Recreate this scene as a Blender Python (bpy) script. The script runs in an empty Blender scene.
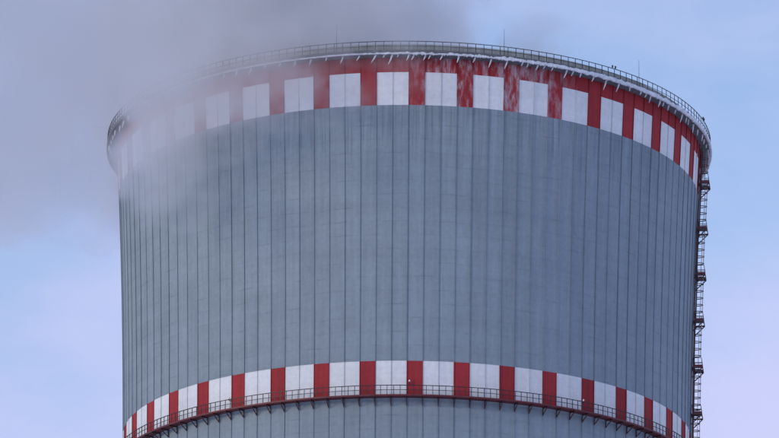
import bpy, math, random
from mathutils import Matrix, Vector, noise as mnoise

random.seed(7)
scene = bpy.context.scene
COL = scene.collection
R = math.radians

# ------------------------------------------------------------------ camera
CAM_Z, DIST = 2.0, 494.93
YAW, PITCH, ROLL = -0.0044, 0.3175, -0.0086
cam_data = bpy.data.cameras.new("camera")
cam_data.sensor_width = 36.0
cam_data.lens = 4537.9 / 779.0 * 36.0
cam_data.clip_start = 1.0
cam_data.clip_end = 60000.0
cam = bpy.data.objects.new("camera", cam_data)
COL.objects.link(cam)
fw = Vector((math.sin(YAW) * math.cos(PITCH), math.cos(YAW) * math.cos(PITCH), math.sin(PITCH)))
r0 = Vector((math.cos(YAW), -math.sin(YAW), 0.0))
u0 = Vector((-math.sin(YAW) * math.sin(PITCH), -math.cos(YAW) * math.sin(PITCH), math.cos(PITCH)))
rt = r0 * math.cos(ROLL) - u0 * math.sin(ROLL)
up = r0 * math.sin(ROLL) + u0 * math.cos(ROLL)
m = Matrix((rt, up, -fw)).transposed().to_4x4()
m.translation = Vector((0.0, -DIST, CAM_Z))
cam.matrix_world = m
scene.camera = cam

# ------------------------------------------------------------------ sun, sky, exposure
SUN_DIR = Vector((-0.80, -0.56, 0.20)).normalized()      # towards the sun: low, behind the camera on the left
SUN_EL = math.asin(SUN_DIR.z)
SUN_AZ = math.atan2(SUN_DIR.x, SUN_DIR.y)
sun_data = bpy.data.lights.new("sun", "SUN")
sun_data.energy = 0.66
sun_data.angle = R(14)
sun_data.color = (1.0, 0.88, 0.64)
sun = bpy.data.objects.new("sun", sun_data)
COL.objects.link(sun)
sun.rotation_euler = SUN_DIR.to_track_quat("Z", "Y").to_euler()
sun.location = SUN_DIR * 800

world = bpy.data.worlds.new("World")
scene.world = world
world.use_nodes = True
wt = world.node_tree
for n in list(wt.nodes):
    wt.nodes.remove(n)


class NT:
    """small helper round a node tree"""

    def __init__(self, tree):
        self.t = tree

    def add(self, kind, **kw):
        n = self.t.nodes.new(kind)
        for k, v in kw.items():
            setattr(n, k, v)
        return n

    def set(self, sock, v):
        if isinstance(v, bpy.types.NodeSocket):
            self.t.links.new(v, sock)
        else:
            sock.default_value = v

    def math(self, op, a, b=0.0, c=0.0, clamp=False):
        n = self.add("ShaderNodeMath", operation=op, use_clamp=clamp)
        self.set(n.inputs[0], a)
        self.set(n.inputs[1], b)
        self.set(n.inputs[2], c)
        return n.outputs[0]

    def vmath(self, op, a, b=(0, 0, 0)):
        n = self.add("ShaderNodeVectorMath", operation=op)
        self.set(n.inputs[0], a)
        if op == "SCALE":
            self.set(n.inputs["Scale"], b)
        else:
            self.set(n.inputs[1], b)
        return n.outputs[0]

    def ramp(self, v, a, b, c=0.0, d=1.0, kind="SMOOTHSTEP"):
        n = self.add("ShaderNodeMapRange", interpolation_type=kind)
        self.set(n.inputs["Value"], v)
        self.set(n.inputs["From Min"], a)
        self.set(n.inputs["From Max"], b)
        self.set(n.inputs["To Min"], c)
        self.set(n.inputs["To Max"], d)
        return n.outputs[0]

    def noise(self, vec, scale, detail=4.0, rough=0.55):
        n = self.add("ShaderNodeTexNoise")
        self.set(n.inputs["Vector"], vec)
        n.inputs["Scale"].default_value = scale
        n.inputs["Detail"].default_value = detail
        n.inputs["Roughness"].default_value = rough
        return n.outputs

    def mix(self, f, a, b):
        n = self.add("ShaderNodeMix", data_type="RGBA")
        self.set(n.inputs[0], f)
        self.set(n.inputs[6], a)
        self.set(n.inputs[7], b)
        return n.outputs[2]

    def xyz(self, v):
        n = self.add("ShaderNodeSeparateXYZ")
        self.set(n.inputs[0], v)
        return n.outputs

    def comb(self, x, y, z):
        n = self.add("ShaderNodeCombineXYZ")
        self.set(n.inputs[0], x)
        self.set(n.inputs[1], y)
        self.set(n.inputs[2], z)
        return n.outputs[0]


W = NT(wt)
sky = W.add("ShaderNodeTexSky", sky_type="NISHITA", sun_disc=False)
sky.sun_elevation = SUN_EL
sky.sun_rotation = SUN_AZ
sky.air_density = 1.0
sky.dust_density = 0.5
sky.ozone_density = 3.2
bg_sky = W.add("ShaderNodeBackground")
bg_sky.inputs["Strength"].default_value = 0.15
tc = W.add("ShaderNodeTexCoord")
dirv = tc.outputs["Generated"]
cl = W.noise(W.vmath("MULTIPLY", dirv, (1.0, 1.0, 2.2)), 5.5, 6.0, 0.55)["Fac"]
haze_low = W.ramp(W.xyz(dirv)[2], 0.10, 0.40, 0.62, 0.0)        # thin veil, thicker towards the horizon
cl_mask = W.math("ADD", W.ramp(cl, 0.36, 0.64, 0.12, 0.62), haze_low, clamp=True)
W.t.links.new(W.mix(cl_mask, sky.outputs[0], (2.76, 2.77, 4.10, 1.0)), bg_sky.inputs["Color"])
w_out = W.add("ShaderNodeOutputWorld")
wt.links.new(bg_sky.outputs[0], w_out.inputs["Surface"])

scene.view_settings.view_transform = "Standard"
scene.view_settings.look = "None"
scene.view_settings.gamma = 1.0
scene.view_settings.use_curve_mapping = False
scene.view_settings.exposure = 0.66

scene.render.engine = "CYCLES"
scene.cycles.use_denoising = True
scene.cycles.max_bounces = 8
scene.cycles.volume_bounces = 8
scene.cycles.volume_step_rate = 2.0
scene.cycles.volume_max_steps = 256


# ------------------------------------------------------------------ materials
def new_mat(name):
    mt = bpy.data.materials.new(name)
    mt.use_nodes = True
    nt = mt.node_tree
    for n in list(nt.nodes):
        nt.nodes.remove(n)
    N = NT(nt)
    out = N.add("ShaderNodeOutputMaterial")
    b = N.add("ShaderNodeBsdfPrincipled")
    nt.links.new(b.outputs[0], out.inputs["Surface"])
    return mt, N, b


def tower_coords(N):
    """angle round the tower (radians, 0 = towards the camera), height and a surface vector in metres"""
    p = N.add("ShaderNodeNewGeometry").outputs["Position"]
    x, y, z = N.xyz(p)
    th = N.math("ARCTAN2", x, N.math("MULTIPLY", y, -1.0))
    s = N.math("MULTIPLY", th, 32.0)
    return p, th, s, z


def wall_material(name, col, var=0.10, lifts=0.30, streak=0.10, wet=0.0, frost=False, rough=0.8, dirt=(0.16, 0.17, 0.18, 1)):
    mt, N, b = new_mat(name)
    p, th, s, z = tower_coords(N)
    rnd = N.add("ShaderNodeObjectInfo").outputs["Random"]
    base = (*col, 1.0)
    # tone of each panel
    f = N.ramp(rnd, 0.0, 1.0, 1.0 - var, 1.0 + var, "LINEAR")
    # vertical rain streaks
    st = N.noise(N.comb(N.math("MULTIPLY", s, 2.6), N.math("MULTIPLY", z, 0.10), rnd), 1.0, 4.0, 0.6)["Fac"]
    f = N.math("MULTIPLY", f, N.ramp(st, 0.3, 0.7, 1.0 - streak, 1.0 + streak * 0.6, "LINEAR"))
    # broad mottling and fine grain
    mo = N.noise(N.comb(s, N.math("MULTIPLY", z, 0.8), 3.0), 0.14, 5.0, 0.6)["Fac"]
    f = N.math("MULTIPLY", f, N.ramp(mo, 0.3, 0.7, 0.93, 1.07, "LINEAR"))
    gr = N.noise(p, 2.3, 3.0, 0.6)["Fac"]
    f = N.math("MULTIPLY", f, N.ramp(gr, 0.25, 0.75, 0.93, 1.07, "LINEAR"))
    hb = N.noise(N.comb(N.math("MULTIPLY", s, 0.05), N.math("MULTIPLY", z, 0.55), 6.0), 1.0, 4.0, 0.65)["Fac"]
    f = N.math("MULTIPLY", f, N.ramp(hb, 0.3, 0.7, 0.94, 1.05, "LINEAR"))
    c = N.vmath("SCALE", base[:3], f)
    # casting joints between the lifts of the shell, broken and uneven
    jz = N.math("ADD", z, N.math("MULTIPLY", N.math("SUBTRACT", N.noise(N.comb(N.math("MULTIPLY", s, 0.25), 0.0, 0.0), 1.0, 2.0)["Fac"], 0.5), 0.5))
    fr = N.math("FRACT", N.math("DIVIDE", jz, 1.53))
    ln = N.math("SUBTRACT", 1.0, N.ramp(N.math("ABSOLUTE", N.math("SUBTRACT", fr, 0.5)), 0.0, 0.085))
    br = N.noise(N.comb(N.math("MULTIPLY", s, 0.35), N.math("MULTIPLY", z, 0.65), 9.0), 1.0, 3.0, 0.6)["Fac"]
    ln = N.math("MULTIPLY", ln, N.ramp(br, 0.42, 0.66))
    c = N.mix(N.math("MULTIPLY", ln, lifts), c, (col[0] * 0.45, col[1] * 0.45, col[2] * 0.45, 1))
    # smudges of dirt, small marks
    sm = N.noise(N.comb(N.math("MULTIPLY", s, 0.9), N.math("MULTIPLY", z, 0.7), 5.0), 0.9, 5.0, 0.65)["Fac"]
    c = N.mix(N.ramp(sm, 0.66, 0.82, 0.0, 0.5), c, dirt)
    if wet > 0:
        # runs of damp below the painted band, each with a ragged end of its own
        ends = N.noise(N.comb(N.math("MULTIPLY", s, 0.85), 0.0, 1.0), 1.0, 5.0, 0.7)["Fac"]
        lo = N.math("SUBTRACT", 168.0, N.ramp(ends, 0.3, 0.75, 0.5, 13.0, "LINEAR"))
        wm = N.ramp(N.math("SUBTRACT", z, lo), 0.0, 2.5)
        ws = N.noise(N.comb(N.math("MULTIPLY", s, 4.2), N.math("MULTIPLY", z, 0.05), 7.0), 1.0, 3.0, 0.6)["Fac"]
        wm = N.math("MULTIPLY", wm, N.ramp(ws, 0.44, 0.62))
        c = N.mix(N.math("MULTIPLY", wm, wet), c, (col[0] * 0.42, col[1] * 0.46, col[2] * 0.50, 1))
        # pale salt runs
        ws2 = N.noise(N.comb(N.math("MULTIPLY", s, 3.6), N.math("MULTIPLY", z, 0.05), 17.0), 1.0, 3.0, 0.6)["Fac"]
        wm2 = N.math("MULTIPLY", N.ramp(N.math("SUBTRACT", z, lo), -1.0, 5.0), N.ramp(ws2, 0.58, 0.72))
        c = N.mix(N.math("MULTIPLY", wm2, wet * 0.55), c, (0.45, 0.48, 0.52, 1))
    if frost:
        # rime that has blown onto one stretch of the paint
        win = N.math("MULTIPLY", N.ramp(th, -0.10, 0.14), N.math("SUBTRACT", 1.0, N.ramp(th, 0.42, 0.62)))
        win = N.math("MULTIPLY", win, N.ramp(z, 150.0, 151.0))
        rm = N.noise(N.comb(N.math("MULTIPLY", s, 1.5), N.math("MULTIPLY", z, 0.40), 2.0), 0.9, 5.0, 0.6)["Fac"]
        rm2 = N.noise(N.comb(N.math("MULTIPLY", s, 4.5), N.math("MULTIPLY", z, 1.1), 4.0), 1.0, 4.0, 0.7)["Fac"]
        fm = N.ramp(N.math("ADD", rm, N.math("MULTIPLY", N.math("SUBTRACT", rm2, 0.5), 0.45)), 0.38, 0.72)
        c = N.mix(N.math("MULTIPLY", N.math("MULTIPLY", fm, win), 0.6), c, (0.62, 0.63, 0.68, 1))
    N.t.links.new(c, b.inputs["Base Color"])
    b.inputs["Roughness"].default_value = rough
    b.inputs["Specular IOR Level"].default_value = 0.25
    bp = N.add("ShaderNodeBump")
    bp.inputs["Strength"].default_value = 0.25
    bp.inputs["Distance"].default_value = 0.03
    N.t.links.new(N.math("SUBTRACT", gr, N.math("MULTIPLY", ln, 0.8)), bp.inputs["Height"])
    N.t.links.new(bp.outputs[0], b.inputs["Normal"])
    return mt


def plain_material(name, col, rough=0.6, metal=0.0, var=0.25, scale=1.5):
    mt, N, b = new_mat(name)
    p = N.add("ShaderNodeNewGeometry").outputs["Position"]
    f = N.noise(p, scale, 4.0, 0.6)["Fac"]
    f = N.ramp(f, 0.25, 0.75, 1.0 - var, 1.0 + var, "LINEAR")
    N.t.links.new(N.vmath("SCALE", col, f), b.inputs["Base Color"])
    b.inputs["Roughness"].default_value = rough
    b.inputs["Metallic"].default_value = metal
    return mt


GREY = (0.255, 0.308, 0.350)
M_wall = wall_material("grey_painted_concrete", GREY, var=0.045, wet=0.4)
M_rib = wall_material("grey_rib", (0.205, 0.248, 0.285), var=0.25, lifts=0.2)
M_red = wall_material("red_paint", (0.35, 0.034, 0.040), var=0.08, lifts=0.15, streak=0.16, frost=True, dirt=(0.12, 0.02, 0.025, 1))
M_redrib = wall_material("red_rib", (0.23, 0.022, 0.030), var=0.2, lifts=0.1, frost=True, dirt=(0.1, 0.02, 0.02, 1))
M_white = wall_material("white_paint", (0.74, 0.75, 0.76), var=0.03, lifts=0.10, streak=0.05, dirt=(0.45, 0.45, 0.46, 1))
M_whiterib = wall_material("white_rib", (0.58, 0.59, 0.61), var=0.08, lifts=0.1, dirt=(0.3, 0.3, 0.3, 1))
M_parapet = wall_material("weathered_parapet_concrete", (0.37, 0.39, 0.36), var=0.06, lifts=0.0, streak=0.25)
M_slab = wall_material("gallery_concrete", (0.15, 0.155, 0.165), var=0.0, lifts=0.0, streak=0.2)  # concrete darkened: shade under the overhang is put into the base colour
M_inner = plain_material("bare_concrete", (0.25, 0.25, 0.25), 0.9)
M_steel = plain_material("dark_red_steel", (0.070, 0.028, 0.030), 0.55, 0.1)
M_steel_red = plain_material("red_steel", (0.13, 0.020, 0.028), 0.55, 0.1)
M_rail = plain_material("dark_rail_steel", (0.030, 0.022, 0.028), 0.5, 0.2)
M_galv = plain_material("pale_frosted_steel", (0.48, 0.43, 0.45), 0.6, 0.1)
M_ice = plain_material("rime_ice", (0.66, 0.68, 0.72), 0.5, 0.0, 0.28, 1.6)
M_lampglass = plain_material("lamp_glass", (0.75, 0.62, 0.62), 0.2, 0.0, 0.1)

# ------------------------------------------------------------------ mesh helpers
Z_TH, B_H, R_TH = 122.28, 149.13, 31.818       # throat height, hyperbola constant, throat radius


def rad(z):
    return R_TH * math.sqrt(1.0 + ((z - Z_TH) / B_H) ** 2)


class MB:
    def __init__(self):
        self.v, self.f = [], []

    def hexa(self, pts):
        """eight points: four of the bottom face, four of the top face in the same order"""
        k = len(self.v)
        self.v += [tuple(p) for p in pts]
        for q in ((0, 3, 2, 1), (4, 5, 6, 7), (0, 1, 5, 4), (1, 2, 6, 5), (2, 3, 7, 6), (3, 0, 4, 7)):
            self.f.append(tuple(k + i for i in q))

    def bar(self, a, b, w, h=None, side=None):
        """square bar from a to b"""
        a, b = Vector(a), Vector(b)
        h = w if h is None else h
        d = (b - a).normalized()
        s = Vector(side) if side is not None else (Vector((0, 0, 1)) if abs(d.z) < 0.9 else Vector((1, 0, 0)))
        n = d.cross(s).normalized()
        t = n.cross(d).normalized()
        o = [n * (w / 2) * i + t * (h / 2) * j for i, j in ((-1, -1), (1, -1), (1, 1), (-1, 1))]
        self.hexa([a + q for q in o] + [b + q for q in o])

    def ring(self, r, z, tr, tz, n=240, a0=0.0, a1=2 * math.pi):
        """rectangular section swept round the tower; centre radius r, height z"""
        full = abs(a1 - a0 - 2 * math.pi) < 1e-6
        k0 = len(self.v)
        cnt = n if full else n + 1
        for i in range(cnt):
            a = a0 + (a1 - a0) * i / n
            for dr, dz in ((-tr / 2, -tz / 2), (tr / 2, -tz / 2), (tr / 2, tz / 2), (-tr / 2, tz / 2)):
                self.v.append(((r + dr) * math.sin(a), -(r + dr) * math.cos(a), z + dz))
        for i in range(n):
            j = (i + 1) % cnt
            for q in range(4):
                q2 = (q + 1) % 4
                self.f.append((k0 + i * 4 + q, k0 + j * 4 + q, k0 + j * 4 + q2, k0 + i * 4 + q2))
        if not full:
            self.f.append((k0, k0 + 1, k0 + 2, k0 + 3))
            e = k0 + n * 4
            self.f.append((e + 3, e + 2, e + 1, e))

    def tube(self, pts, radii, n=6):
        k0 = len(self.v)
        pts = [Vector(p) for p in pts]
        for i, p in enumerate(pts):
            d = (pts[min(i + 1, len(pts) - 1)] - pts[max(i - 1, 0)]).normalized()
            s = Vector((1, 0, 0)) if abs(d.x) < 0.8 else Vector((0, 1, 0))
            u = d.cross(s).normalized()
            w = d.cross(u)
            for q in range(n):
                a = 2 * math.pi * q / n
                self.v.append(tuple(p + (u * math.cos(a) + w * math.sin(a)) * radii[i]))
        for i in range(len(pts) - 1):
            for q in range(n):
                q2 = (q + 1) % n
                self.f.append((k0 + i * n + q, k0 + i * n + q2, k0 + (i + 1) * n + q2, k0 + (i + 1) * n + q))
        self.f.append(tuple(k0 + q for q in range(n))[::-1])
        e = k0 + (len(pts) - 1) * n
        self.f.append(tuple(e + q for q in range(n)))

    def mesh(self, name, mat):
        me = bpy.data.meshes.new(name)
        me.from_pydata(self.v, [], self.f)
        if mat:
            me.materials.append(mat)
        me.update()
        return me

    def build(self, name, mat, parent=None):
        return link(name, self.mesh(name, mat), parent)


def link(name, me, parent=None, rz=0.0):
    o = bpy.data.objects.new(name, me)
    COL.objects.link(o)
    o.parent = parent
    o.rotation_euler.z = rz
    return o


def pol(r, a, z):
    return Vector((r * math.sin(a), -r * math.cos(a), z))


# ------------------------------------------------------------------ ground
g = MB()
S = 20000.0
g.v = [(-S, -S, 0), (S, -S, 0), (S, S, 0), (-S, S, 0)]
g.f = [(0, 1, 2, 3)]
ground = g.build("ground", plain_material("snow_field", (0.80, 0.81, 0.83), 0.95, 0.0, 0.1, 0.01))
ground["kind"] = "structure"

# ------------------------------------------------------------------ cooling tower
tower = bpy.data.objects.new("cooling_tower", None)
COL.objects.link(tower)
tower["label"] = "grey concrete cooling tower with red and white painted bands and steam drifting off its rim"
tower["category"] = "cooling tower"

N_COL = 120
STEP = 2 * math.pi / N_COL
PHASE = -0.1327
Z_A, Z_B, Z_C, Z_D, Z_E, Z_TOP = 118.0, 134.42, 138.29, 166.73, 170.42, 173.55
SLAB_LO, SLAB_HI = 172.06, 172.50
R_OUT = 34.80
R_PLAT = 33.13
Z_PLAT = 134.22

# inner shell, full height, slightly behind the panels
sh = MB()
prof = [(rad(z) - 0.07, z) for z in [0, 10, 25, 40, 55, 70, 85, 100, 112, 122, 130, 138, 146, 154, 160, 166, 172.03]]
prof += [(rad(172.03) - 0.85, 172.04), (rad(150) - 0.95, 150), (rad(120) - 0.95, 120), (rad(60) - 1.0, 60), (rad(0) - 1.0, 0.0)]
n = 120
for r_, z_ in prof:
    for i in range(n):
        sh.v.append(tuple(pol(r_, PHASE + STEP * (i - 0.5), z_)))
for j in range(len(prof) - 1):
    for i in range(n):
        i2 = (i + 1) % n
        sh.f.append((j * n + i, j * n + i2, (j + 1) * n + i2, (j + 1) * n + i))
sh.build("shell", M_inner, tower)

GAP = 0.012


def panel_geo(z0, z1, segs, mb=None, ang=0.0, thick=0.07, lift=0.0):
    mb = mb or MB()
    ha = STEP / 2 - GAP / 32.0
    zs = [z0 + (z1 - z0) * i / segs for i in range(segs + 1)]
    k = len(mb.v)
    for z in zs:
        for a, dr in ((-ha, -thick), (ha, -thick), (ha, lift), (-ha, lift)):
            mb.v.append(tuple(pol(rad(z) + dr, a + ang, z)))
    for i in range(segs):
        for q in range(4):
            q2 = (q + 1) % 4
            mb.f.append((k + i * 4 + q, k + i * 4 + q2, k + (i + 1) * 4 + q2, k + (i + 1) * 4 + q))
    mb.f.append((k + 3, k + 2, k + 1, k))
    e = k + segs * 4
    mb.f.append((e, e + 1, e + 2, e + 3))
    return mb


def rib_geo(z0, z1, segs, mb=None, ang=0.0, w=0.06, dep=0.08):
    mb = mb or MB()
    ha = w / 2 / 32.0
    k = len(mb.v)
    for i in range(segs + 1):
        z = z0 + (z1 - z0) * i / segs
        for a, dr in ((-ha, -0.02), (ha, -0.02), (ha * 0.75, dep), (-ha * 0.75, dep)):
            mb.v.append(tuple(pol(rad(z) + dr, a + ang, z)))
    for i in range(segs):
        for q in range(4):
            q2 = (q + 1) % 4
            mb.f.append((k + i * 4 + q, k + i * 4 + q2, k + (i + 1) * 4 + q2, k + (i + 1) * 4 + q))
    mb.f.append((k + 3, k + 2, k + 1, k))
    e = k + segs * 4
    mb.f.append((e, e + 1, e + 2, e + 3))
    return mb


HG = 0.008
TIERS = [("A", Z_A, Z_B - HG, 4), ("B", Z_B, Z_C - HG, 1), ("C", Z_C, Z_D - HG, 8), ("D", Z_D, Z_E - HG, 1), ("E", Z_E, SLAB_LO - 0.004, 1), ("F", SLAB_HI + 0.004, Z_TOP, 1)]
pan_mesh, rib_mesh = {}, {}
for key, z0, z1, segs in TIERS:
    mats = {"A": ("grey",), "C": ("grey",), "B": ("red", "white"), "D": ("red", "white"), "E": ("red",), "F": ("parapet",)}[key]
    for mname in mats:
        pm = {"grey": M_wall, "red": M_red, "white": M_white, "parapet": M_parapet}[mname]
        rm = {"grey": M_rib, "red": M_redrib, "white": M_whiterib, "parapet": M_parapet}[mname]
        pan_mesh[key, mname] = panel_geo(z0, z1, segs).mesh(mname + "_panel", pm)
        rib_mesh[key, mname] = rib_geo(z0, z1, segs, ang=-STEP / 2).mesh("rib", rm)

back = {}
for i in range(N_COL):
    a = PHASE + STEP * i
    a = (a + math.pi) % (2 * math.pi) - math.pi
    col = "red" if i % 3 == 0 else "white"
    for key, z0, z1, segs in TIERS:
        mname = {"A": "grey", "C": "grey", "B": col, "D": col, "E": "red", "F": "parapet"}[key]
        # the rib stands on the left edge of its panel; next to a red panel it is red
        rname = mname
        if key in "BD" and (i % 3 == 1):
            rname = "red"
        if abs(a) < R(88.6):
            nm = {"grey": "wall_panel", "red": "red_panel", "white": "white_panel", "parapet": "parapet_panel"}[mname]
            po = link(nm, pan_mesh[key, mname], tower, a)
            if key != "F":
                link("rib", rib_mesh[key, rname], po, 0.0)
        else:
            panel_geo(z0, z1, segs, back.setdefault(mname, MB()), a)
            rib_geo(z0, z1, segs, back.setdefault(mname, MB()), a - STEP / 2)
for mname, mb in back.items():
    o = mb.build({"grey": "rear_wall_panels", "red": "rear_red_panels", "white": "rear_white_panels", "parapet": "rear_parapet_panels"}[mname],
                 {"grey": M_wall, "red": M_red, "white": M_white, "parapet": M_parapet}[mname], tower)
    o["kind"] = "stuff"

# ------------------------------------------------------------------ rim gallery
rw = rad(172.0)
mb = MB()
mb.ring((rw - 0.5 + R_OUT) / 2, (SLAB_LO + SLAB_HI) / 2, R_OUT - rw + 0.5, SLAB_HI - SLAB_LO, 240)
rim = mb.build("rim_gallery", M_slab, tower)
mb = MB()
mb.ring(R_OUT - 0.08, 173.50, 0.06, 0.06, 360)
mb.build("handrail", M_rail, rim)
mb = MB()
mb.ring(R_OUT - 0.08, 172.95, 0.04, 0.04, 360)
mb.build("mid_rail", M_rail, rim)
pm = MB()
pm.bar(pol(R_OUT - 0.08, 0, SLAB_HI - 0.01), pol(R_OUT - 0.08, 0, 173.47), 0.055)
post_me = pm.mesh("railing_post", M_rail)
rest = MB()
for i in range(240):
    a = (i * 2 * math.pi / 240 + PHASE + math.pi) % (2 * math.pi) - math.pi
    if abs(a) < R(96):
        link("railing_post", post_me, rim, a)
    else:
        rest.bar(pol(R_OUT - 0.08, a, SLAB_HI - 0.01), pol(R_OUT - 0.08, a, 173.47), 0.055)
o = rest.build("rear_railing_posts", M_rail, rim)
o["kind"] = "stuff"


# rime along the lower edge of the gallery: a lumpy strip, thicker where the steam has frozen on
def nz(x, y=0.0, z=0.0):
    return mnoise.noise(Vector((x, y, z)))


ice = MB()
n = 1600
for i in range(n + 1):
    a = R(-60) + R(160) * i / n
    d = a * 34.8
    amt = min(1.0, max(0.0, (a + 0.35) / 0.45)) * (1.0 - 0.35 * min(1.0, max(0.0, (a - 1.2) / 0.3)))
    amt = 0.25 + 0.75 * amt
    up_ = SLAB_LO + 0.10 + amt * (0.05 + 0.22 * min(1.0, max(0.0, (a - 0.15) / 0.5)) + 0.16 * nz(d * 0.5, 4.0) + 0.14 * nz(d * 1.9, 8.0) + 0.09 * nz(d * 5.2, 3.0))
    up_ = min(up_, SLAB_HI + 0.015)
    lo_ = SLAB_LO - amt * (0.03 + 0.16 * abs(nz(d * 0.9, 1.0)) + 0.22 * abs(nz(d * 3.3, 2.0)) + 0.10 * abs(nz(d * 7.3, 5.0)))
    out = 0.02 + amt * (0.06 + 0.07 * nz(d * 1.7, 6.0) + 0.04 * nz(d * 4.9, 9.0))
    for rr, zz in ((R_OUT - 0.22, SLAB_LO + 0.004), (R_OUT - 0.06, lo_), (R_OUT + out, lo_ + 0.04), (R_OUT + out, up_ - 0.05), (R_OUT - 0.01, up_)):
        ice.v.append(tuple(pol(rr, a, zz)))
for i in range(n):
    for q in range(4):
        ice.f.append((i * 5 + q, (i + 1) * 5 + q, (i + 1) * 5 + q + 1, i * 5 + q + 1))
ice.build("ice_edge", M_ice, rim)

# icicles blown aslant, one below each rib and a few between
for i in range(N_COL):
    a = (PHASE + STEP * (i - 0.5) + math.pi) % (2 * math.pi) - math.pi
    if abs(a) > R(88):
        continue
    spots = [(a, 1.0)]
    if random.random() < 0.22:
        spots.append((a + STEP * random.uniform(0.25, 0.7), 0.6))
    for aa, k in spots:
        L = k * random.choice((0.45, 0.6, 0.7, 0.8, 1.0)) * random.uniform(0.85, 1.15)
        ln_ = -0.42 * math.cos(aa) + random.uniform(-0.14, 0.14)
        rr = R_OUT - 0.28 - random.uniform(0, 0.2)
        p0 = pol(rr, aa, SLAB_LO + 0.01)
        p1 = p0 + Vector((ln_ * L * 0.35, 0, -0.45 * L))
        p2 = p0 + Vector((ln_ * L, 0, -1.0 * L))
        mb = MB()
        mb.tube([p0, p1, p2], [0.115 * (0.7 + 0.3 * k), 0.09, 0.03], 6)
        mb.build("icicle", M_ice, rim)


# ------------------------------------------------------------------ lower gallery
rin = rad(Z_PLAT)
mb = MB()
mb.ring((rin + 0.13 + R_PLAT) / 2, Z_PLAT - 0.05, R_PLAT - rin - 0.13, 0.06, 240)
low = mb.build("service_gallery", M_steel_red, tower)
mb = MB()
mb.ring(R_PLAT + 0.02, Z_PLAT - 0.04, 0.05, 0.17, 240)
mb.build("edge_beam", M_steel_red, low)
for nm, zz, t_ in (("handrail", 1.05, 0.07), ("mid_rail", 0.55, 0.05)):
    mb = MB()
    mb.ring(R_PLAT - 0.06, Z_PLAT + zz, t_, t_, 360)
    mb.build(nm, M_rail, low)
pm = MB()
pm.bar(pol(R_PLAT - 0.06, 0, Z_PLAT - 0.02), pol(R_PLAT - 0.06, 0, Z_PLAT + 1.03), 0.06)
post_me = pm.mesh("railing_post", M_rail)
rest = MB()
NP = 300
for i in range(NP):
    a = (i * 2 * math.pi / NP + PHASE + STEP / 2 + math.pi) % (2 * math.pi) - math.pi
    if abs(a) < R(90):
        link("railing_post", post_me, low, a)
    else:
        rest.bar(pol(R_PLAT - 0.06, a, Z_PLAT - 0.02), pol(R_PLAT - 0.06, a, Z_PLAT + 1.03), 0.06)
o = rest.build("rear_railing_posts", M_rail, low)
o["kind"] = "stuff"


def bracket(mb, a=0.0):
    rr = rin + 0.10
    mb.bar(pol(rr, a, Z_PLAT - 0.14), pol(R_PLAT - 0.04, a, Z_PLAT - 0.14), 0.09, 0.10)
    mb.bar(pol(rr + 0.03, a, Z_PLAT - 0.19), pol(rr + 0.03, a, Z_PLAT - 0.92), 0.10, 0.07)
    mb.bar(pol(R_PLAT - 0.12, a, Z_PLAT - 0.20), pol(rr + 0.05, a, Z_PLAT - 0.84), 0.08)


bm_ = MB()
bracket(bm_)
br_me = bm_.mesh("bracket", M_steel)
rest = MB()
for i in range(N_COL):
    a = (PHASE + STEP * (i - 0.5) + math.pi) % (2 * math.pi) - math.pi
    if abs(a) < R(90):
        link("bracket", br_me, low, a)
    else:
        bracket(rest, a)
o = rest.build("rear_brackets", M_steel, low)
o["kind"] = "stuff"


# ------------------------------------------------------------------ caged ladder and landings on the right
A_L = R(83.5)


def local(z, er, et, dz=0.0):
    """point at radial distance er off the wall and tangential offset et (positive = away from the camera)"""
    r_ = rad(z) + er
    e_r = Vector((math.sin(A_L), -math.cos(A_L), 0))
    e_t = Vector((math.cos(A_L), math.sin(A_L), 0))
    return e_r * r_ + e_t * et + Vector((0, 0, z + dz))


landings = [167.6 - 5.46 * q for q in range(6)]
bounds = [171.7] + landings + [128.0]
for k in range(len(bounds) - 1):
    z1, z0 = bounds[k], bounds[k + 1]
    off = 0.45 if k % 2 else -0.45
    lad = MB()
    for s_ in (-0.25, 0.25):
        lad.bar(local(z0 + 0.05, 0.32, off + s_), local(z1 + (1.0 if 0 < k else -0.1), 0.32, off + s_), 0.11)
    lo = lad.build("ladder", M_steel, tower)
    rg = MB()
    zz = z0 + 0.3
    while zz < z1:
        rg.bar(local(zz, 0.32, off - 0.25), local(zz, 0.32, off + 0.25), 0.03)
        zz += 0.35
    rg.build("rungs", M_steel, lo)["kind"] = "stuff"
    zz = z0 + 1.5
    while zz < z1 + (0.7 if k else -0.2):
        pts = [local(zz, 0.32 + 0.78 * math.sin(t), off - 0.36 * math.cos(t)) for t in [math.pi * q / 8 for q in range(9)]]
        cg = MB()
        for q in range(8):
            cg.bar(pts[q], pts[q + 1], 0.05, 0.085)
        cg.build("cage_hoop", M_steel, lo)
        zz += 0.82
    for t in (0.22, 0.36, 0.5, 0.64, 0.78):
        t *= math.pi
        e_, s_ = 0.32 + 0.75 * math.sin(t), off - 0.34 * math.cos(t)
        cs = MB()
        cs.bar(local(z0 + 1.5, e_, s_), local(z1 + (0.7 if k else -0.2), e_, s_), 0.11, 0.03)
        cs.build("cage_strip", M_galv, lo)

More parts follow.
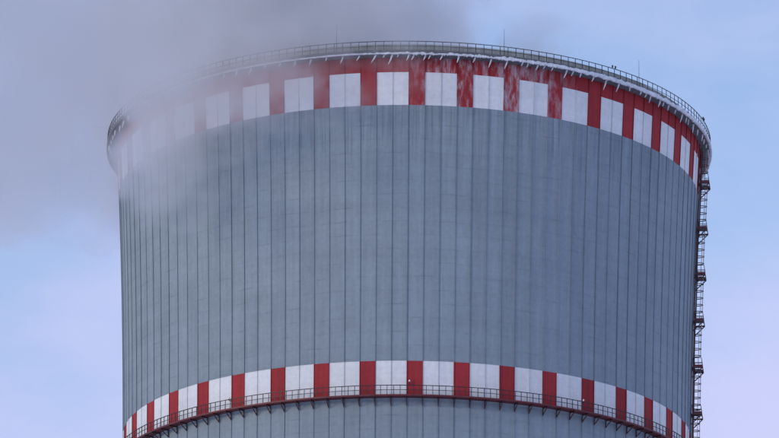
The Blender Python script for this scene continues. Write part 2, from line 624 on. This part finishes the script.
for k, z in enumerate(landings):
    T, E_ = 1.1, 1.32
    fr = MB()
    fr.bar(local(z, 0.14, -T), local(z, E_, -T), 0.09, 0.16)
    fr.bar(local(z, 0.14, T), local(z, E_, T), 0.09, 0.16)
    fr.bar(local(z, E_, -T - 0.05), local(z, E_, T + 0.05), 0.09, 0.16)
    fr.bar(local(z, 0.17, -T), local(z, 0.17, T), 0.08, 0.16)
    la = fr.build("landing", M_steel, tower)
    side = 1 if k % 2 else -1
    c0 = side * 0.45
    # floor grating with a hatch for the ladder that arrives from below
    for t0, t1, e0, e1 in ((-T, c0 - 0.5 if side > 0 else -0.95, 0.2, E_ - 0.05), (c0 + 0.5 if side < 0 else 0.95, T, 0.2, E_ - 0.05)):
        fl = MB()
        fl.hexa([local(z, e0, t0, 0.02), local(z, e1, t0, 0.02), local(z, e1, t1, 0.02), local(z, e0, t1, 0.02),
                 local(z, e0, t0, 0.06), local(z, e1, t0, 0.06), local(z, e1, t1, 0.06), local(z, e0, t1, 0.06)])
        fl.build("floor_grating", M_steel, la)
    for s_ in (-T, T):
        b_ = MB()
        b_.bar(local(z, E_ - 0.06, s_, -0.08), local(z, 0.10, s_, -1.18), 0.10)
        b_.build("brace", M_steel, la)
    for e_, s_ in ((0.25, -T), (E_, -T), (E_, 0.0), (E_, T), (0.25, T), (0.85, -T)):
        p_ = MB()
        p_.bar(local(z, e_, s_, 0.0), local(z, e_ - (0.12 if e_ > 1 else 0), s_, 1.12), 0.055)
        p_.build("railing_post", M_steel, la)
    for h_ in (0.58, 1.12):
        rl = MB()
        q = E_ - 0.12 * h_ / 1.12
        rl.bar(local(z, 0.25, -T, h_), local(z, q, -T, h_), 0.055)
        rl.bar(local(z, q, -T, h_), local(z, q, T, h_), 0.055)
        rl.bar(local(z, q, T, h_), local(z, 0.25, T, h_), 0.055)
        rl.build("handrail", M_steel, la)
    kp = MB()
    kp.bar(local(z, 0.25, -T - 0.03, 0.2), local(z, E_, -T - 0.03, 0.2), 0.02, 0.22)
    kp.build("kick_plate", M_steel_red, la)

# long riser pipe beside the ladder
rp = MB()
rp.tube([local(z_, 0.26, -0.95) for z_ in (122, 130, 138, 146, 154, 162, 171.8)], [0.07] * 7, 6)
rp.build("riser_pipe", M_steel, tower)

# ------------------------------------------------------------------ lightning rods and warning lamps
for a_deg, h_ in ((-13.2, 2.3), (17.2, 2.2), (47.0, 2.2)):
    mb = MB()
    a_ = R(a_deg)
    mb.tube([pol(R_OUT - 0.14, a_, SLAB_HI), pol(R_OUT - 0.14, a_, 173.4), pol(R_OUT - 0.14, a_, 173.4 + h_)], [0.04, 0.03, 0.014], 6)
    mb.build("lightning_rod", M_rail, rim)


def warn_lamp(parent, a, z, r_, twin=False):
    for s_ in ((-0.22, 0.22) if twin else (0.0,)):
        aa = a + s_ / r_
        b_ = MB()
        b_.tube([pol(r_, aa, z), pol(r_, aa, z + 0.12), pol(r_, aa, z + 0.13)], [0.05, 0.05, 0.10], 8)
        lp = b_.build("warning_lamp", M_rail, parent)
        g_ = MB()
        g_.tube([pol(r_, aa, z + 0.13), pol(r_, aa, z + 0.30), pol(r_, aa, z + 0.38)], [0.085, 0.09, 0.03], 8)
        g_.build("lamp_globe", M_rail if twin else M_lampglass, lp)


warn_lamp(rim, R(40.3), 173.52, R_OUT - 0.08, True)
warn_lamp(rim, R(74.0), 173.52, R_OUT - 0.08, True)
for a_deg, z_ in ((0.4, 135.75), (36.0, 135.5), (-36.4, 135.5)):
    a_ = R(a_deg)
    warn_lamp(low, a_, z_, rad(z_) + 0.28)
    mb = MB()
    mb.bar(pol(rad(z_), a_, z_ - 0.02), pol(rad(z_) + 0.34, a_, z_ - 0.02), 0.06)
    mb.build("lamp_arm", M_rail, low)

# ------------------------------------------------------------------ steam
X0, X1, Y0, Y1, ZS0, ZS1 = -125.0, 30.0, -68.0, 56.0, 148.0, 226.0
mt = bpy.data.materials.new("steam_volume")
mt.use_nodes = True
for nn in list(mt.node_tree.nodes):
    mt.node_tree.nodes.remove(nn)
N = NT(mt.node_tree)
out = N.add("ShaderNodeOutputMaterial")
pv = N.add("ShaderNodeVolumePrincipled")
mt.node_tree.links.new(pv.outputs[0], out.inputs["Volume"])
pv.inputs["Color"].default_value = (0.972, 0.973, 0.977, 1)
pv.inputs["Anisotropy"].default_value = 0.62
pv.inputs["Density"].default_value = 1.0

gt = bpy.data.node_groups.new("steam_field", "GeometryNodeTree")
gt.interface.new_socket("Geometry", in_out="INPUT", socket_type="NodeSocketGeometry")
gt.interface.new_socket("Geometry", in_out="OUTPUT", socket_type="NodeSocketGeometry")
N = NT(gt)
g_out = N.add("NodeGroupOutput")
P = N.add("GeometryNodeInputPosition").outputs[0]
w1 = N.noise(P, 0.045, 2.0, 0.5)["Color"]
Pw = N.vmath("ADD", P, N.vmath("SCALE", N.vmath("SUBTRACT", w1, (0.5, 0.5, 0.5)), 14.0))
x, y, z = N.xyz(Pw)
# underside of the plume: it sags over the lee rim and climbs towards the back
zb = N.math("ADD", N.ramp(x, -36.0, 4.0, 165.0, 178.5, "LINEAR"), N.math("MULTIPLY", N.math("MAXIMUM", y, -32.0), 0.33))
zb = N.math("ADD", zb, N.math("MULTIPLY", N.ramp(x, -29.0, -35.0, 0.0, 11.0), N.ramp(y, 4.0, -8.0)))
low_ = N.ramp(N.math("SUBTRACT", z, zb), -7.0, 8.0)
right_ = N.math("SUBTRACT", 1.0, N.ramp(x, -12.0, 14.0))
yf = N.ramp(x, -37.6, -28.5, -2.0, -50.0)
front_ = N.ramp(N.math("SUBTRACT", y, yf), 0.0, 26.0)
back_ = N.math("SUBTRACT", 1.0, N.ramp(y, 26.0, 44.0))
top_ = N.math("SUBTRACT", 1.0, N.ramp(z, 200.0, 216.0))
left_ = N.ramp(x, -116.0, -98.0)
d = low_
for q in (right_, front_, back_, top_, left_):
    d = N.math("MULTIPLY", d, q)
# a stray puff over the rim
pf = N.add("ShaderNodeVectorMath", operation="LENGTH")
N.set(pf.inputs[0], N.vmath("MULTIPLY", N.vmath("SUBTRACT", Pw, (14.0, -20.0, 178.0)), (0.8, 0.6, 1.0)))
pd = N.math("SUBTRACT", 1.0, N.ramp(pf.outputs["Value"], 0.5, 6.5))
d = N.math("MAXIMUM", d, N.math("MULTIPLY", pd, 0.6))
# billows eat into the soft edge
Pd = N.vmath("MULTIPLY", P, (0.8, 1.0, 1.0))
fb = N.noise(Pd, 0.14, 8.0, 0.70)["Fac"]
body = N.ramp(N.math("ADD", d, N.math("MULTIPLY", N.math("SUBTRACT", fb, 0.5), N.ramp(d, 0.0, 0.12, 0.0, 4.0))), 0.18, 0.95)
d = N.math("MULTIPLY", body, N.ramp(d, 0.0, 0.10))
d = N.math("MULTIPLY", d, 0.17)
vc = N.add("GeometryNodeVolumeCube")
N.set(vc.inputs["Density"], d)
vc.inputs["Min"].default_value = (X0, Y0, ZS0)
vc.inputs["Max"].default_value = (X1, Y1, ZS1)
VOX = 0.55
for nm, ext in (("X", X1 - X0), ("Y", Y1 - Y0), ("Z", ZS1 - ZS0)):
    vc.inputs["Resolution " + nm].default_value = int(ext / VOX)
sm_ = N.add("GeometryNodeSetMaterial")
gt.links.new(vc.outputs[0], sm_.inputs["Geometry"])
sm_.inputs["Material"].default_value = mt
gt.links.new(sm_.outputs[0], g_out.inputs[0])

sb = MB()
sb.hexa([(X0, Y0, ZS0), (X1, Y0, ZS0), (X1, Y1, ZS0), (X0, Y1, ZS0), (X0, Y0, ZS1), (X1, Y0, ZS1), (X1, Y1, ZS1), (X0, Y1, ZS1)])
steam = sb.build("steam", mt)
md = steam.modifiers.new("field", "NODES")
md.node_group = gt
steam["kind"] = "stuff"
steam["label"] = "pale grey steam plume drifting off the rim of the cooling tower"
steam["category"] = "steam"
